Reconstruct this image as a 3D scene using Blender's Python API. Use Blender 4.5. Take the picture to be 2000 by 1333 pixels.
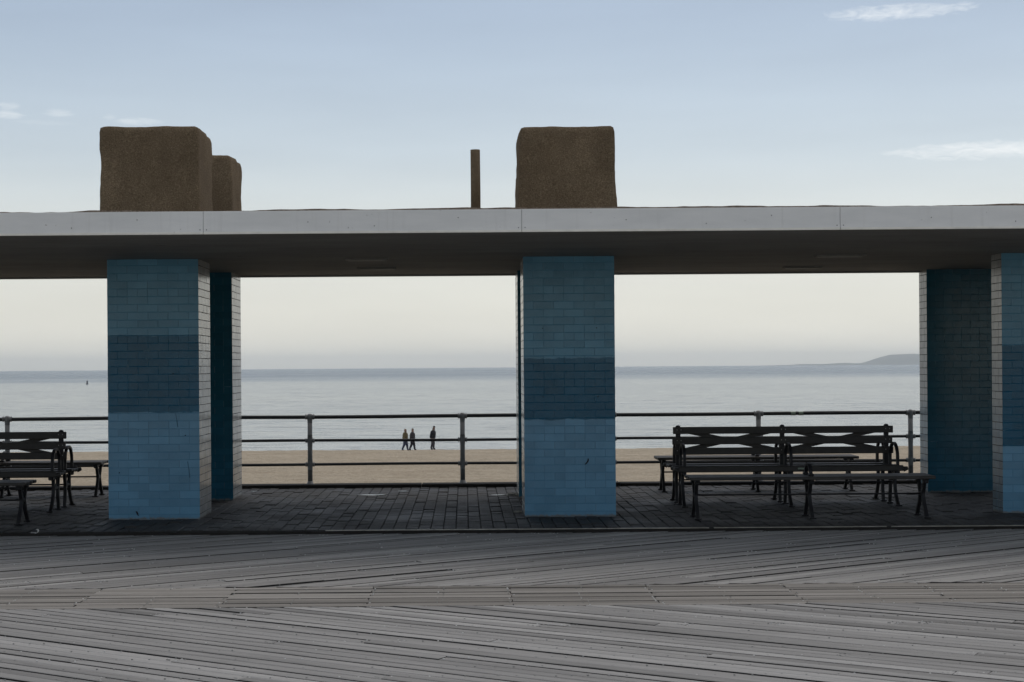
import bpy, bmesh, math, random
from mathutils import Vector, Matrix, noise
random.seed(7)
R = math.radians
for o in list(bpy.data.objects): bpy.data.objects.remove(o)
SC = bpy.context.scene
COL = SC.collection

# ------------------------------------------------------------------ camera
EYE = 1.7
ROLL = 0.0073
cam_d = bpy.data.cameras.new('camera')
cam = bpy.data.objects.new('camera', cam_d); COL.objects.link(cam)
cam_d.sensor_width = 36; cam_d.lens = 3055 * 36 / 2000
cam_d.shift_x = 0.0475; cam_d.shift_y = 0.0253
cam_d.clip_start = 0.1; cam_d.clip_end = 120000
cam.matrix_world = Matrix.Translation((0, 0, EYE)) @ Matrix.Rotation(R(90), 4, 'X') @ Matrix.Rotation(-ROLL, 4, 'Z')
cam_d.dof.use_dof = True; cam_d.dof.focus_distance = 17.0; cam_d.dof.aperture_fstop = 14
SC.camera = cam

# ------------------------------------------------------------------ light
SUN_EL, SUN_AZ = R(72), R(38)          # azimuth to the right of the sea view
SKY_STRENGTH = 0.05
VEIL = 1.0
SUN_STRENGTH = 0.5
SC.view_settings.view_transform = 'Standard'; SC.view_settings.look = 'None'
SC.view_settings.exposure = 0; SC.view_settings.gamma = 1
SC.view_settings.use_curve_mapping = False

def build_world():
    w = bpy.data.worlds.new('World'); SC.world = w; w.use_nodes = True
    nt = w.node_tree; N = nt.nodes; L = nt.links; N.clear()
    def n(t, **k):
        x = N.new(t)
        for a, b in k.items(): setattr(x, a, b)
        return x
    def m(op, a, b=None, clamp=False):
        x = n('ShaderNodeMath', operation=op); x.use_clamp = clamp
        for i, v in enumerate((a, b)):
            if v is None: continue
            if isinstance(v, (int, float)): x.inputs[i].default_value = v
            else: L.new(v, x.inputs[i])
        return x.outputs[0]
    out = n('ShaderNodeOutputWorld')
    sky = n('ShaderNodeTexSky', sky_type='NISHITA')
    sky.sun_disc = False; sky.sun_elevation = SUN_EL; sky.sun_rotation = SUN_AZ
    sky.air_density = 0.6; sky.dust_density = 4.0; sky.ozone_density = 0.8
    bg = n('ShaderNodeBackground'); bg.inputs[1].default_value = SKY_STRENGTH
    L.new(sky.outputs[0], bg.inputs[0])
    # thin high overcast veil: colour by elevation, a little brighter round the veiled sun
    tc = n('ShaderNodeTexCoord')
    sp = n('ShaderNodeSeparateXYZ'); L.new(tc.outputs['Generated'], sp.inputs[0])
    el = m('ARCSINE', sp.outputs[2])
    az = m('ARCTAN2', sp.outputs[0], sp.outputs[1])
    elp = m('MULTIPLY', m('MAXIMUM', el, 0.0), 1 / (math.pi / 2))
    rp = n('ShaderNodeValToRGB'); L.new(elp, rp.inputs[0])
    cr = rp.color_ramp; cr.interpolation = 'B_SPLINE'
    stops = [(0.0, (.88, .855, .76)), (.02, (.80, .785, .695)), (.05, (.66, .665, .605)), (.085, (.505, .575, .590)), (.15, (.265, .350, .455)),
             (.30, (.325, .352, .378)), (.60, (.375, .380, .385)), (1.0, (.39, .385, .375))]
    cr.elements[0].position = stops[0][0]; cr.elements[0].color = (*stops[0][1], 1)
    cr.elements[1].position = stops[-1][0]; cr.elements[1].color = (*stops[-1][1], 1)
    for p, c in stops[1:-1]:
        e = cr.elements.new(p); e.color = (*c, 1)
    # angular distance to the veiled sun
    sd = Vector((math.sin(SUN_AZ) * math.cos(R(25)), math.cos(SUN_AZ) * math.cos(R(25)), math.sin(R(25))))
    dp = n('ShaderNodeVectorMath', operation='DOT_PRODUCT'); L.new(tc.outputs['Generated'], dp.inputs[0]); dp.inputs[1].default_value = sd
    glow = m('POWER', m('MULTIPLY', m('ADD', dp.outputs['Value'], 1.0), 0.5), 2.5)
    glowf = m('ADD', m('MULTIPLY', glow, 0.14), 0.86)
    # streaks in the veil
    mp = n('ShaderNodeCombineXYZ'); L.new(m('MULTIPLY', az, 5.0), mp.inputs[0]); L.new(m('MULTIPLY', el, 34.0), mp.inputs[1])
    nz = n('ShaderNodeTexNoise'); nz.inputs['Scale'].default_value = 1.0; nz.inputs['Detail'].default_value = 5
    L.new(mp.outputs[0], nz.inputs['Vector'])
    st = m('ADD', m('MULTIPLY', nz.outputs[0], 0.20), 0.90)
    vm = n('ShaderNodeVectorMath', operation='SCALE'); L.new(rp.outputs[0], vm.inputs[0]); L.new(m('MULTIPLY', glowf, st), vm.inputs['Scale'])
    # small bright cloud wisps
    mp2 = n('ShaderNodeCombineXYZ'); L.new(m('MULTIPLY', az, 75.0), mp2.inputs[0]); L.new(m('MULTIPLY', el, 260.0), mp2.inputs[1])
    nz2 = n('ShaderNodeTexNoise'); nz2.inputs['Scale'].default_value = 1.0; nz2.inputs['Detail'].default_value = 8; nz2.inputs['Roughness'].default_value = .62; nz2.inputs['Distortion'].default_value = .8
    L.new(mp2.outputs[0], nz2.inputs['Vector'])
    total = None
    for (px, py, hw, hh, amp) in [(1750, 24, 130, 14, 1.05), (1940, 293, 185, 17, 1.15), (17, 208, 20, 8, .7), (8, 224, 34, 8, .7),
                                  (115, 221, 28, 8, .5), (214, 229, 14, 6, .45), (270, 238, 46, 7, .6), (95, 240, 60, 5, .2)]:
        u = (px - 905) - ROLL * (py - 717.2); v = ROLL * (px - 905) + (py - 717.2)
        a0 = math.atan2(u, 3055); e0 = math.atan2(-v, math.hypot(u, 3055))
        dx = m('MULTIPLY', m('SUBTRACT', az, a0), 3055 / hw)
        dy = m('MULTIPLY', m('SUBTRACT', el, e0), 3055 / hh)
        r2 = m('ADD', m('MULTIPLY', dx, dx), m('MULTIPLY', dy, dy))
        f = m('SUBTRACT', 1.15, r2)
        f = m('ADD', f, m('MULTIPLY', m('SUBTRACT', nz2.outputs[0], 0.50), 3.4))
        f = m('MULTIPLY', m('MULTIPLY', f, 0.55, True), amp)
        total = f if total is None else m('MAXIMUM', total, f)
    total = m('MULTIPLY', total, 0.75, True)
    mx = n('ShaderNodeMix', data_type='RGBA'); L.new(total, mx.inputs[0]); L.new(vm.outputs[0], mx.inputs[6]); mx.inputs[7].default_value = (.80, .81, .78, 1)
    bg2 = n('ShaderNodeBackground'); bg2.inputs[1].default_value = VEIL; L.new(mx.outputs[2], bg2.inputs[0])
    add = n('ShaderNodeAddShader'); L.new(bg.outputs[0], add.inputs[0]); L.new(bg2.outputs[0], add.inputs[1])
    L.new(add.outputs[0], out.inputs[0])
build_world()

sun_d = bpy.data.lights.new('sun', 'SUN'); sun_d.energy = SUN_STRENGTH; sun_d.angle = R(45); sun_d.color = (1.0, .95, .89)
sun = bpy.data.objects.new('sun', sun_d); COL.objects.link(sun)
sdir = Vector((math.sin(SUN_AZ) * math.cos(SUN_EL), math.cos(SUN_AZ) * math.cos(SUN_EL), math.sin(SUN_EL)))
sun.rotation_euler = sdir.to_track_quat('Z', 'Y').to_euler(); sun.location = (8, 20, 30)

# ------------------------------------------------------------------ helpers
class MB:
    def __init__(s): s.v = []; s.f = []; s.mi = []; s.cur = 0
    def add(s, vs, fs):
        b = len(s.v); s.v += [tuple(p) for p in vs]
        for f in fs: s.f.append(tuple(b + i for i in f)); s.mi.append(s.cur)
    def box(s, c, d, bev=0.0, M=None):
        x, y, z = d[0] / 2, d[1] / 2, d[2] / 2
        if bev <= 0:
            vs = [(sx * x, sy * y, sz * z) for sx in (-1, 1) for sy in (-1, 1) for sz in (-1, 1)]
            fs = [(0, 1, 3, 2), (4, 6, 7, 5), (0, 4, 5, 1), (2, 3, 7, 6), (0, 2, 6, 4), (1, 5, 7, 3)]
        else:
            vs, fs = bevbox(d[0], d[1], d[2], bev)
        vs = [Vector(p) for p in vs]
        if M is not None: vs = [M @ p for p in vs]
        s.add([p + Vector(c) for p in vs], fs)
    def tube(s, pts, r, n=8, cap=True):
        pts = [Vector(p) for p in pts]
        rr = r if isinstance(r, (list, tuple)) else [r] * len(pts)
        rings = []; prev = None
        for i, p in enumerate(pts):
            t = (pts[min(i + 1, len(pts) - 1)] - pts[max(i - 1, 0)]).normalized()
            if prev is None:
                a = Vector((0, 0, 1)) if abs(t.z) < .9 else Vector((1, 0, 0))
                e = t.cross(a).normalized()
            else:
                e = (prev - t * prev.dot(t)).normalized()
            prev = e; g = t.cross(e)
            rings.append([p + (e * math.cos(2 * math.pi * k / n + math.pi / n) + g * math.sin(2 * math.pi * k / n + math.pi / n)) * rr[i] for k in range(n)])
        vs = [q for ring in rings for q in ring]; fs = []
        for i in range(len(pts) - 1):
            for k in range(n):
                k2 = (k + 1) % n
                fs.append((i * n + k, i * n + k2, (i + 1) * n + k2, (i + 1) * n + k))
        if cap:
            fs.append(tuple(reversed(range(n)))); fs.append(tuple(range((len(pts) - 1) * n, len(pts) * n)))
        s.add(vs, fs)
    def flat(s, pts, w, t, ax):
        """flat strap swept along pts: width w along vector ax, thickness t"""
        pts = [Vector(p) for p in pts]; ax = Vector(ax).normalized(); rings = []
        for i, p in enumerate(pts):
            d = (pts[min(i + 1, len(pts) - 1)] - pts[max(i - 1, 0)]).normalized()
            e = d.cross(ax).normalized()
            rings.append([p + ax * w / 2 + e * t / 2, p - ax * w / 2 + e * t / 2, p - ax * w / 2 - e * t / 2, p + ax * w / 2 - e * t / 2])
        vs = [q for r_ in rings for q in r_]; fs = []
        for i in range(len(pts) - 1):
            for k in range(4):
                k2 = (k + 1) % 4; fs.append((i * 4 + k, i * 4 + k2, (i + 1) * 4 + k2, (i + 1) * 4 + k))
        fs.append((3, 2, 1, 0)); b = (len(pts) - 1) * 4; fs.append((b, b + 1, b + 2, b + 3))
        s.add(vs, fs)
    def mesh(s, name, mats, smooth=False):
        me = bpy.data.meshes.new(name); me.from_pydata(s.v, [], s.f)
        for mt in (mats if isinstance(mats, (list, tuple)) else [mats]): me.materials.append(mt)
        if any(s.mi): me.polygons.foreach_set('material_index', s.mi)
        bm = bmesh.new(); bm.from_mesh(me); bmesh.ops.recalc_face_normals(bm, faces=bm.faces); bm.to_mesh(me); bm.free()
        if smooth: me.polygons.foreach_set('use_smooth', [True] * len(me.polygons))
        me.update(); return me
    def build(s, name, mats, parent=None, smooth=False, kind=None, loc=None):
        return link(name, s.mesh(name, mats, smooth), parent, kind, loc)

def bevbox(lx, ly, lz, b):
    vs = []; idx = {}
    for sx in (-1, 1):
        for sy in (-1, 1):
            for sz in (-1, 1):
                for a in range(3):
                    p = [sx * (lx / 2 - b), sy * (ly / 2 - b), sz * (lz / 2 - b)]
                    p[a] = (sx, sy, sz)[a] * (lx, ly, lz)[a] / 2
                    idx[(sx, sy, sz, a)] = len(vs); vs.append(tuple(p))
    fs = []
    for a in range(3):
        o = [i for i in range(3) if i != a]
        for sg in (-1, 1):
            f = []
            for (p, q) in ((-1, -1), (1, -1), (1, 1), (-1, 1)):
                s3 = [0, 0, 0]; s3[a] = sg; s3[o[0]] = p; s3[o[1]] = q
                f.append(idx[(*s3, a)])
            fs.append(tuple(f))
    for a in range(3):
        o = [i for i in range(3) if i != a]
        for p in (-1, 1):
            for q in (-1, 1):
                f = []
                for (sg, ax) in ((-1, o[0]), (1, o[0]), (1, o[1]), (-1, o[1])):
                    s3 = [0, 0, 0]; s3[a] = sg; s3[o[0]] = p; s3[o[1]] = q
                    f.append(idx[(*s3, ax)])
                fs.append(tuple(f))
    for sx in (-1, 1):
        for sy in (-1, 1):
            for sz in (-1, 1):
                fs.append(tuple(idx[(sx, sy, sz, a)] for a in range(3)))
    return vs, fs

def link(name, me, parent=None, kind=None, loc=None, rot=None):
    o = bpy.data.objects.new(name, me); COL.objects.link(o)
    if parent is not None: o.parent = parent
    if kind: o['kind'] = kind
    if loc is not None: o.location = loc
    if rot is not None: o.rotation_euler = rot
    return o
def tag(o, label, cat, group=None, kind=None):
    o['label'] = label; o['category'] = cat
    if group: o['group'] = group
    if kind: o['kind'] = kind
    return o
def thing(name, loc, label, cat, group=None, rz=0):
    o = link(name, None, None, None, loc, (0, 0, rz)); o.empty_display_size = .2
    return tag(o, label, cat, group)
KIDS = {}
def copy_tree(o, parent=None):
    c = o.copy(); COL.objects.link(c)
    if parent is not None: c.parent = parent
    for ch in [x for x in o.children]: copy_tree(ch, c)
    return c

# ------------------------------------------------------------------ materials
class Mat:
    def __init__(s, name, base=(.5, .5, .5), rough=.6, metal=0.0, ior=1.5, spec=.5):
        s.m = bpy.data.materials.new(name); s.m.use_nodes = True
        s.nt = s.m.node_tree; s.N = s.nt.nodes; s.L = s.nt.links
        s.b = s.N['Principled BSDF']
        s.b.inputs['Base Color'].default_value = (*base, 1); s.b.inputs['Roughness'].default_value = rough
        s.b.inputs['Metallic'].default_value = metal; s.b.inputs['IOR'].default_value = ior
        s.b.inputs['Specular IOR Level'].default_value = spec
    def n(s, t, **k):
        x = s.N.new(t)
        for a, b in k.items(): setattr(x, a, b)
        return x
    def set(s, sock, v):
        if isinstance(v, (int, float)): sock.default_value = v
        elif isinstance(v, tuple): sock.default_value = (*v, 1) if len(sock.default_value) == 4 and len(v) == 3 else v
        else: s.L.new(v, sock)
    def math(s, op, a, b=None, clamp=False):
        x = s.n('ShaderNodeMath', operation=op); x.use_clamp = clamp
        s.set(x.inputs[0], a)
        if b is not None: s.set(x.inputs[1], b)
        return x.outputs[0]
    def coord(s, kind='Object'):
        return s.n('ShaderNodeTexCoord').outputs[kind]
    def pos(s): return s.n('ShaderNodeNewGeometry').outputs['Position']
    def scale(s, v, sc, off=None):
        mp = s.n('ShaderNodeMapping'); s.L.new(v, mp.inputs['Vector']); mp.inputs['Scale'].default_value = sc
        if off is not None: s.L.new(off, mp.inputs['Location'])
        return mp.outputs[0]
    def noise(s, v, sc, det=4, rough=.55, dist=0):
        x = s.n('ShaderNodeTexNoise'); s.L.new(v, x.inputs['Vector']); x.inputs['Scale'].default_value = sc
        x.inputs['Detail'].default_value = det; x.inputs['Roughness'].default_value = rough; x.inputs['Distortion'].default_value = dist
        return x.outputs[0]
    def ramp(s, f, stops):
        x = s.n('ShaderNodeValToRGB'); s.L.new(f, x.inputs[0]); cr = x.color_ramp
        cr.elements[0].position = stops[0][0]; cr.elements[0].color = (*stops[0][1], 1)
        cr.elements[1].position = stops[-1][0]; cr.elements[1].color = (*stops[-1][1], 1)
        for p, c in stops[1:-1]: cr.elements.new(p).color = (*c, 1)
        return x.outputs[0]
    def mix(s, f, a, b, mode='MIX'):
        x = s.n('ShaderNodeMix', data_type='RGBA', blend_type=mode)
        s.set(x.inputs[0], f); s.set(x.inputs[6], a); s.set(x.inputs[7], b)
        return x.outputs[2]
    def mr(s, f, a, b, c, d):
        x = s.n('ShaderNodeMapRange'); s.L.new(f, x.inputs[0])
        for i, v in enumerate((a, b, c, d)): x.inputs[i + 1].default_value = v
        return x.outputs[0]
    def rnd(s): return s.n('ShaderNodeObjectInfo').outputs['Random']
    def bump(s, h, dist, st=1.0):
        x = s.n('ShaderNodeBump'); s.L.new(h, x.inputs['Height']); x.inputs['Distance'].default_value = dist; x.inputs['Strength'].default_value = st
        s.L.new(x.outputs[0], s.b.inputs['Normal'])
    def col(s, c): s.set(s.b.inputs['Base Color'], c)
    def rough(s, r): s.set(s.b.inputs['Roughness'], r)

def paint_material(name, z_low, z_high, seed, side_low=(.40, .41, .40), teal=False):
    M = Mat(name, rough=.3, ior=1.36); p = M.pos()
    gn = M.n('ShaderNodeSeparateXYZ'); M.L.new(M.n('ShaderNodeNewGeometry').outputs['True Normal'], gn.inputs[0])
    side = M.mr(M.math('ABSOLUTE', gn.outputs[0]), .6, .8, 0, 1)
    sp = M.n('ShaderNodeSeparateXYZ'); M.L.new(p, sp.inputs[0])
    off = M.n('ShaderNodeVectorMath', operation='ADD'); M.L.new(p, off.inputs[0]); off.inputs[1].default_value = (seed * 3.1, 0, 0)
    q = off.outputs[0]
    wob = M.math('MULTIPLY', M.math('SUBTRACT', M.noise(M.scale(q, (5, 5, 9)), 1.0, 4, .6), .5), .075)
    z = M.math('ADD', sp.outputs[2], wob)
    lo = M.mr(z, z_low - .006, z_low + .006, 0, 1); hi = M.mr(z, z_high - .006, z_high + .006, 0, 1)
    band = M.math('MULTIPLY', lo, M.math('SUBTRACT', 1.0, hi))
    light = M.mix(hi, (.125, .300, .450), (.092, .265, .395))
    c = M.mix(band, light, (.003, .100, .185))
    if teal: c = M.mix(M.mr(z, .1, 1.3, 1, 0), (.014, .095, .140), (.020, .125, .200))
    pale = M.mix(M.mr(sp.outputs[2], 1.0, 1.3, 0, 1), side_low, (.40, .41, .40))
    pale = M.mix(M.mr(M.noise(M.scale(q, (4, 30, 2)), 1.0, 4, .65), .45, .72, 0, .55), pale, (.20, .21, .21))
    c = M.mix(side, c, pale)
    # per brick and blotch variation of the repaints
    r = M.mr(M.rnd(), 0, 1, .90, 1.10)
    blot = M.mr(M.noise(q, 1.7, 5, .6), .3, .7, .86, 1.14)
    v = M.math('MULTIPLY', r, blot)
    hsv = M.n('ShaderNodeHueSaturation'); M.L.new(c, hsv.inputs['Color']); M.L.new(v, hsv.inputs['Value'])
    hsv.inputs['Saturation'].default_value = .97
    # rub marks and old paint showing through
    wear = M.mr(M.noise(M.scale(q, (3, 3, 14)), 6, 5, .7), .68, .78, 0, .45)
    c2 = M.mix(wear, hsv.outputs[0], (.13, .22, .28))
    # grime and salt crust where the wall meets the paving
    gz = M.math('ADD', sp.outputs[2], M.math('MULTIPLY', M.noise(q, 22, 4), -.06))
    gr = M.mr(gz, -.012, .006, .85, 0)
    c3 = M.mix(gr, c2, (.19, .18, .165))
    M.col(c3)
    M.rough(M.mr(M.noise(q, 9, 4), .3, .7, .12, .24))
    h = M.math('ADD', M.noise(q, 60, 4), M.math('MULTIPLY', M.noise(q, 9, 3), 1.5))
    M.bump(h, .0022, .35)
    return M.m
def mortar_material(name, z_low, z_high, seed, teal=False):
    M = Mat(name, rough=.9, spec=.12); p = M.pos()
    sp = M.n('ShaderNodeSeparateXYZ'); M.L.new(p, sp.inputs[0])
    z = sp.outputs[2]
    lo = M.mr(z, z_low - .01, z_low + .01, 0, 1); hi = M.mr(z, z_high - .01, z_high + .01, 0, 1)
    band = M.math('MULTIPLY', lo, M.math('SUBTRACT', 1.0, hi))
    light = M.mix(hi, (.100, .250, .385), (.075, .23, .35))
    c = M.mix(band, light, (.004, .098, .18))
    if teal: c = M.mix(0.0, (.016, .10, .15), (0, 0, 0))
    pale = M.mr(M.noise(p, 5.0, 4), .60, .68, 0, 1)
    c = M.mix(M.math('MULTIPLY', pale, band), c, (.10, .20, .26))
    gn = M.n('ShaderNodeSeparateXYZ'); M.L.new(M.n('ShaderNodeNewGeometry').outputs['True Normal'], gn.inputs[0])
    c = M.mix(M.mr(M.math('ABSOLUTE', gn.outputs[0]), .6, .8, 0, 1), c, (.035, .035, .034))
    M.col(c); M.bump(M.noise(p, 120, 3), .002, .6)
    return M.m

def wood_plank(name, stops, brown=0.0):
    M = Mat(name, rough=.8, spec=.3)
    r = M.rnd(); cx = M.n('ShaderNodeCombineXYZ'); M.L.new(M.math('MULTIPLY', r, 37.0), cx.inputs[0]); M.L.new(M.math('MULTIPLY', r, 91.0), cx.inputs[1])
    v = M.scale(M.coord('Object'), (1.6, 42, 6), cx.outputs[0])
    g = M.noise(v, 1.0, 6, .62, .4)
    g2 = M.noise(M.scale(M.coord('Object'), (.8, 5, 2), cx.outputs[0]), 1.0, 4, .6)
    base = M.ramp(M.math('FRACT', M.math('MULTIPLY', r, 7.31)), stops)
    f = M.math('ADD', M.math('MULTIPLY', M.mr(g, .3, .7, .72, 1.22), .55), M.math('MULTIPLY', M.mr(g2, .3, .7, .68, 1.28), .45))
    hs = M.n('ShaderNodeHueSaturation'); M.L.new(base, hs.inputs['Color']); M.L.new(f, hs.inputs['Value'])
    # checks (dark cracks along the grain)
    ck = M.mr(M.noise(M.scale(M.coord('Object'), (.9, 70, 6), cx.outputs[0]), 1.0, 3, .5), .66, .72, 0, .65)
    st = M.mr(M.noise(M.pos(), .55, 5, .65), .56, .74, 0, .40)
    c = M.mix(ck, hs.outputs[0], (.03, .03, .03)); c = M.mix(st, c, (.15, .146, .138))
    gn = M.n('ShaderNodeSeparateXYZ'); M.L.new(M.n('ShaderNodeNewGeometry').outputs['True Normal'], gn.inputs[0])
    c = M.mix(M.mr(gn.outputs[2], .2, .75, 1, 0), c, (.022, .021, .020))     # gap shade put into the colour: board sides near black
    M.col(c); M.rough(M.mr(g2, .3, .7, .62, .86))
    M.bump(M.math('SUBTRACT', g, M.math('MULTIPLY', ck, 1.2)), .004, .7)
    return M.m

def simple(name, base, rough=.6, metal=0.0, var=.2, sc=8, bump=0, bsc=80, spec=.5):
    M = Mat(name, base, rough, metal, spec=spec); p = M.coord('Object')
    nz = M.noise(p, sc, 5, .6)
    hs = M.n('ShaderNodeHueSaturation'); hs.inputs['Color'].default_value = (*base, 1)
    M.L.new(M.mr(nz, .25, .75, 1 - var, 1 + var), hs.inputs['Value']); M.col(hs.outputs[0])
    M.rough(M.mr(nz, .25, .75, max(.05, rough - .08), min(1, rough + .08)))
    if bump: M.bump(M.noise(p, bsc, 4, .65), bump, .8)
    return M.m

def foam_material():
    M = Mat('sprayed_foam', rough=.95, spec=.15); p = M.pos()
    v = M.noise(p, 70, 3, .8); b = M.noise(p, 2.2, 4, .6)
    c = M.ramp(M.math('ADD', M.math('MULTIPLY', v, .75), M.math('MULTIPLY', b, .25)), [(.33, (.088, .064, .040)), (.5, (.190, .140, .088)), (.67, (.34, .26, .17))])
    streak = M.mr(M.noise(M.scale(p, (7, 7, .7)), 1.0, 4),   .52, .75, 0, .15)
    M.col(M.mix(streak, c, (.075, .058, .04)))
    M.bump(M.math('ADD', v, M.noise(p, 40, 4, .7)), .02, 1.0); return M.m
def gravel_material():
    M = Mat('roof_gravel', rough=.95, spec=.1); p = M.pos()
    v = M.noise(p, 80, 3, .75)
    M.col(M.ramp(v, [(.3, (.10, .075, .055)), (.5, (.24, .19, .145)), (.7, (.42, .35, .28))])); M.bump(v, .02, 1); return M.m
def fascia_material():
    M = Mat('fascia_paint', rough=.5, spec=.3); p = M.pos()
    w = M.noise(M.scale(p, (1.2, 1, 5)), 1.5, 5, .6); st = M.mr(M.noise(M.scale(p, (18, 1, .8)), 1.0, 4), .58, .8, 0, .22)
    c = M.ramp(w, [(.3, (.70, .695, .68)), (.7, (.79, .78, .76))]); c = M.mix(st, c, (.46, .44, .41))
    sp = M.mr(M.noise(p, 26, 2), .74, .77, 0, .5); c = M.mix(sp, c, (.2, .17, .14))
    M.col(c); M.bump(w, .01, .2); return M.m
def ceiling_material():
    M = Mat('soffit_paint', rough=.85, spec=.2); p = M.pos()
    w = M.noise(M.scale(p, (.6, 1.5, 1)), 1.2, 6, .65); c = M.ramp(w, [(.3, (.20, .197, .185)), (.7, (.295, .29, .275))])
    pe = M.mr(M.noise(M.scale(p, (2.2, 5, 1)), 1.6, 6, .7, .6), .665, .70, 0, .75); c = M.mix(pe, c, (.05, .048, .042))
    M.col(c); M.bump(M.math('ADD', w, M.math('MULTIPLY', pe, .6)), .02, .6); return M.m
def paver_material():
    M = Mat('asphalt_block', rough=.7, spec=.4); p = M.pos(); r = M.rnd()
    n1 = M.noise(p, 160, 2, .7); n2 = M.noise(p, 1.1, 5, .65)
    c = M.ramp(n1, [(.3, (.026, .025, .024)), (.6, (.052, .050, .047)), (.78, (.13, .125, .115))])
    hs = M.n('ShaderNodeHueSaturation'); M.L.new(c, hs.inputs['Color']); M.L.new(M.math('MULTIPLY', M.mr(r, 0, 1, .75, 1.3), M.mr(n2, .3, .7, .55, 1.5)), hs.inputs['Value'])
    M.col(hs.outputs[0]); M.rough(M.mr(n2, .35, .65, .55, .82)); M.bump(M.math('ADD', n1, M.noise(p, 30, 3)), .006, .8); return M.m
def sand_material():
    M = Mat('beach_sand', rough=.95, spec=.1); p = M.pos()
    n1 = M.noise(p, .35, 6, .7); n2 = M.noise(p, 3.5, 6, .75); n3 = M.noise(M.scale(p, (.12, .5, 1)), 1.0, 4); n4 = M.noise(p, 7, 3, .8)
    c = M.ramp(M.math('ADD', M.math('ADD', M.math('MULTIPLY', n1, .3), M.math('MULTIPLY', n2, .4)), M.math('MULTIPLY', n4, .3)), [(.36, (.26, .215, .155)), (.5, (.43, .365, .272)), (.64, (.60, .52, .40))])
    c = M.mix(M.mr(n3, .45, .7, 0, .35), c, (.36, .285, .20))
    deb = M.mr(M.noise(M.scale(p, (1.2, 1.2, 1)), 2.2, 5, .7), .70, .76, 0, .7); c = M.mix(deb, c, (.11, .08, .055))
    M.col(c); M.bump(M.math('ADD', n2, M.math('MULTIPLY', M.noise(p, 1.1, 5, .7), 2)), .12, .9); return M.m
def water_material():
    M = Mat('sea_water', (.055, .085, .100), .28, 0, 1.33, .5); p = M.pos()
    far = M.n('ShaderNodeSeparateXYZ'); M.L.new(p, far.inputs[0]); d = far.outputs[1]
    a = M.noise(M.scale(p, (.10, .22, 1)), 1.0, 6, .65, .4); b = M.noise(M.scale(p, (.012, .05, 1)), 1.0, 5, .6, .3)
    c = M.noise(M.scale(p, (.0011, .0045, 1)), 1.0, 4, .5)
    # a breeze line: rougher, darker water far out
    line = M.math('ADD', d, M.math('MULTIPLY', M.math('SUBTRACT', c, .5), 420.0))
    ruff = M.mr(line, 700, 1250, 0, 1)
    M.rough(M.math('ADD', M.mr(ruff, 0, 1, .12, .24), M.math('MULTIPLY', c, .06)))
    cf = M.mix(ruff, (.115, .145, .17), (.10, .135, .165)); M.col(cf)
    wv = M.mr(M.noise(M.scale(p, (.16, .75, 1)), 1.0, 4, .6, .6), .56, .74, 0, 1)
    h = M.math('ADD', M.math('ADD', M.math('MULTIPLY', a, .9), M.math('MULTIPLY', b, 2.2)), M.math('MULTIPLY', wv, 2.6))
    bp = M.n('ShaderNodeBump'); M.L.new(h, bp.inputs['Height']); bp.inputs['Distance'].default_value = .35
    M.L.new(M.mr(ruff, 0, 1, .30, .44), bp.inputs['Strength']); M.L.new(bp.outputs[0], M.b.inputs['Normal'])
    return M.m

MT = dict(
    foam=foam_material(), gravel=gravel_material(), fascia=fascia_material(), ceil=ceiling_material(), paver=paver_material(),
    sand=sand_material(), sea=water_material(),
    lip=simple('drip_trim', (.78, .75, .68), .5, 0, .12, 6),
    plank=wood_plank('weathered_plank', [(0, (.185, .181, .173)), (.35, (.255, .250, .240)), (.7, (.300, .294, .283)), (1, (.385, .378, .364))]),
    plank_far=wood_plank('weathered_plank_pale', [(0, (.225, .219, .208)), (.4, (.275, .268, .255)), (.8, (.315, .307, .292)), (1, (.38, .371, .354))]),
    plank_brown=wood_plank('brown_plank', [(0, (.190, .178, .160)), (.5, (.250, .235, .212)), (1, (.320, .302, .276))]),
    under=simple('joist_wood', (.02, .02, .02), .9),
    screw=simple('galvanised_screw', (.60, .60, .58), .4, 0.0, .3, 30), screw_dull=simple('dull_screw', (.30, .30, .29), .55, .8, .3, 30),
    iron=simple('black_iron', (.012, .012, .014), .5, 0, .3, 14, .002, 90, .35),
    slat=simple('dark_bench_wood', (.042, .038, .034), .58, 0, .35, 5, .002, 50, .4),
    rail=simple('rail_paint', (.026, .029, .031), .5, 0, .3, 9, .001, 60, .35),
    post=simple('post_paint', (.20, .205, .205), .5, 0, .25, 9, .001, 60, .4),
    kerb=simple('dark_kerb', (.024, .022, .020), .85, 0, .3, 6, .004, 40, .2),
    steel=simple('worn_steel', (.50, .48, .44), .38, 1.0, .4, 7), bed=simple('joint_bed', (.036, .035, .033), .95, 0, .2, 8, .003, 50, .1),
    fixture=simple('light_housing', (.19, .185, .17), .7), lens=simple('light_lens', (.24, .235, .22), .5),
    paper=simple('scrap_paper', (.70, .69, .66), .7, 0, .15, 20), litter=simple('litter', (.30, .29, .26), .8, 0, .4, 30),
    chip=simple('bare_chip', (.016, .010, .010), .9), crack=simple('paint_crack', (.06, .145, .215), .9), hole=simple('anchor_hole', (.006, .006, .006), .9),
    hill=simple('wooded_hill', (.05, .065, .045), .95, 0, .4, .01), buoy=simple('buoy_paint', (.03, .035, .05), .5),
    plate=simple('name_plate', (.20, .25, .20), .4, .3),
)
MT['puddle'] = Mat('rain_puddle', (.05, .048, .045), .22, 0, 1.33).m
MT['damp'] = Mat('damp_patch', (.06, .057, .05), .5, 0, 1.4).m

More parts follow.
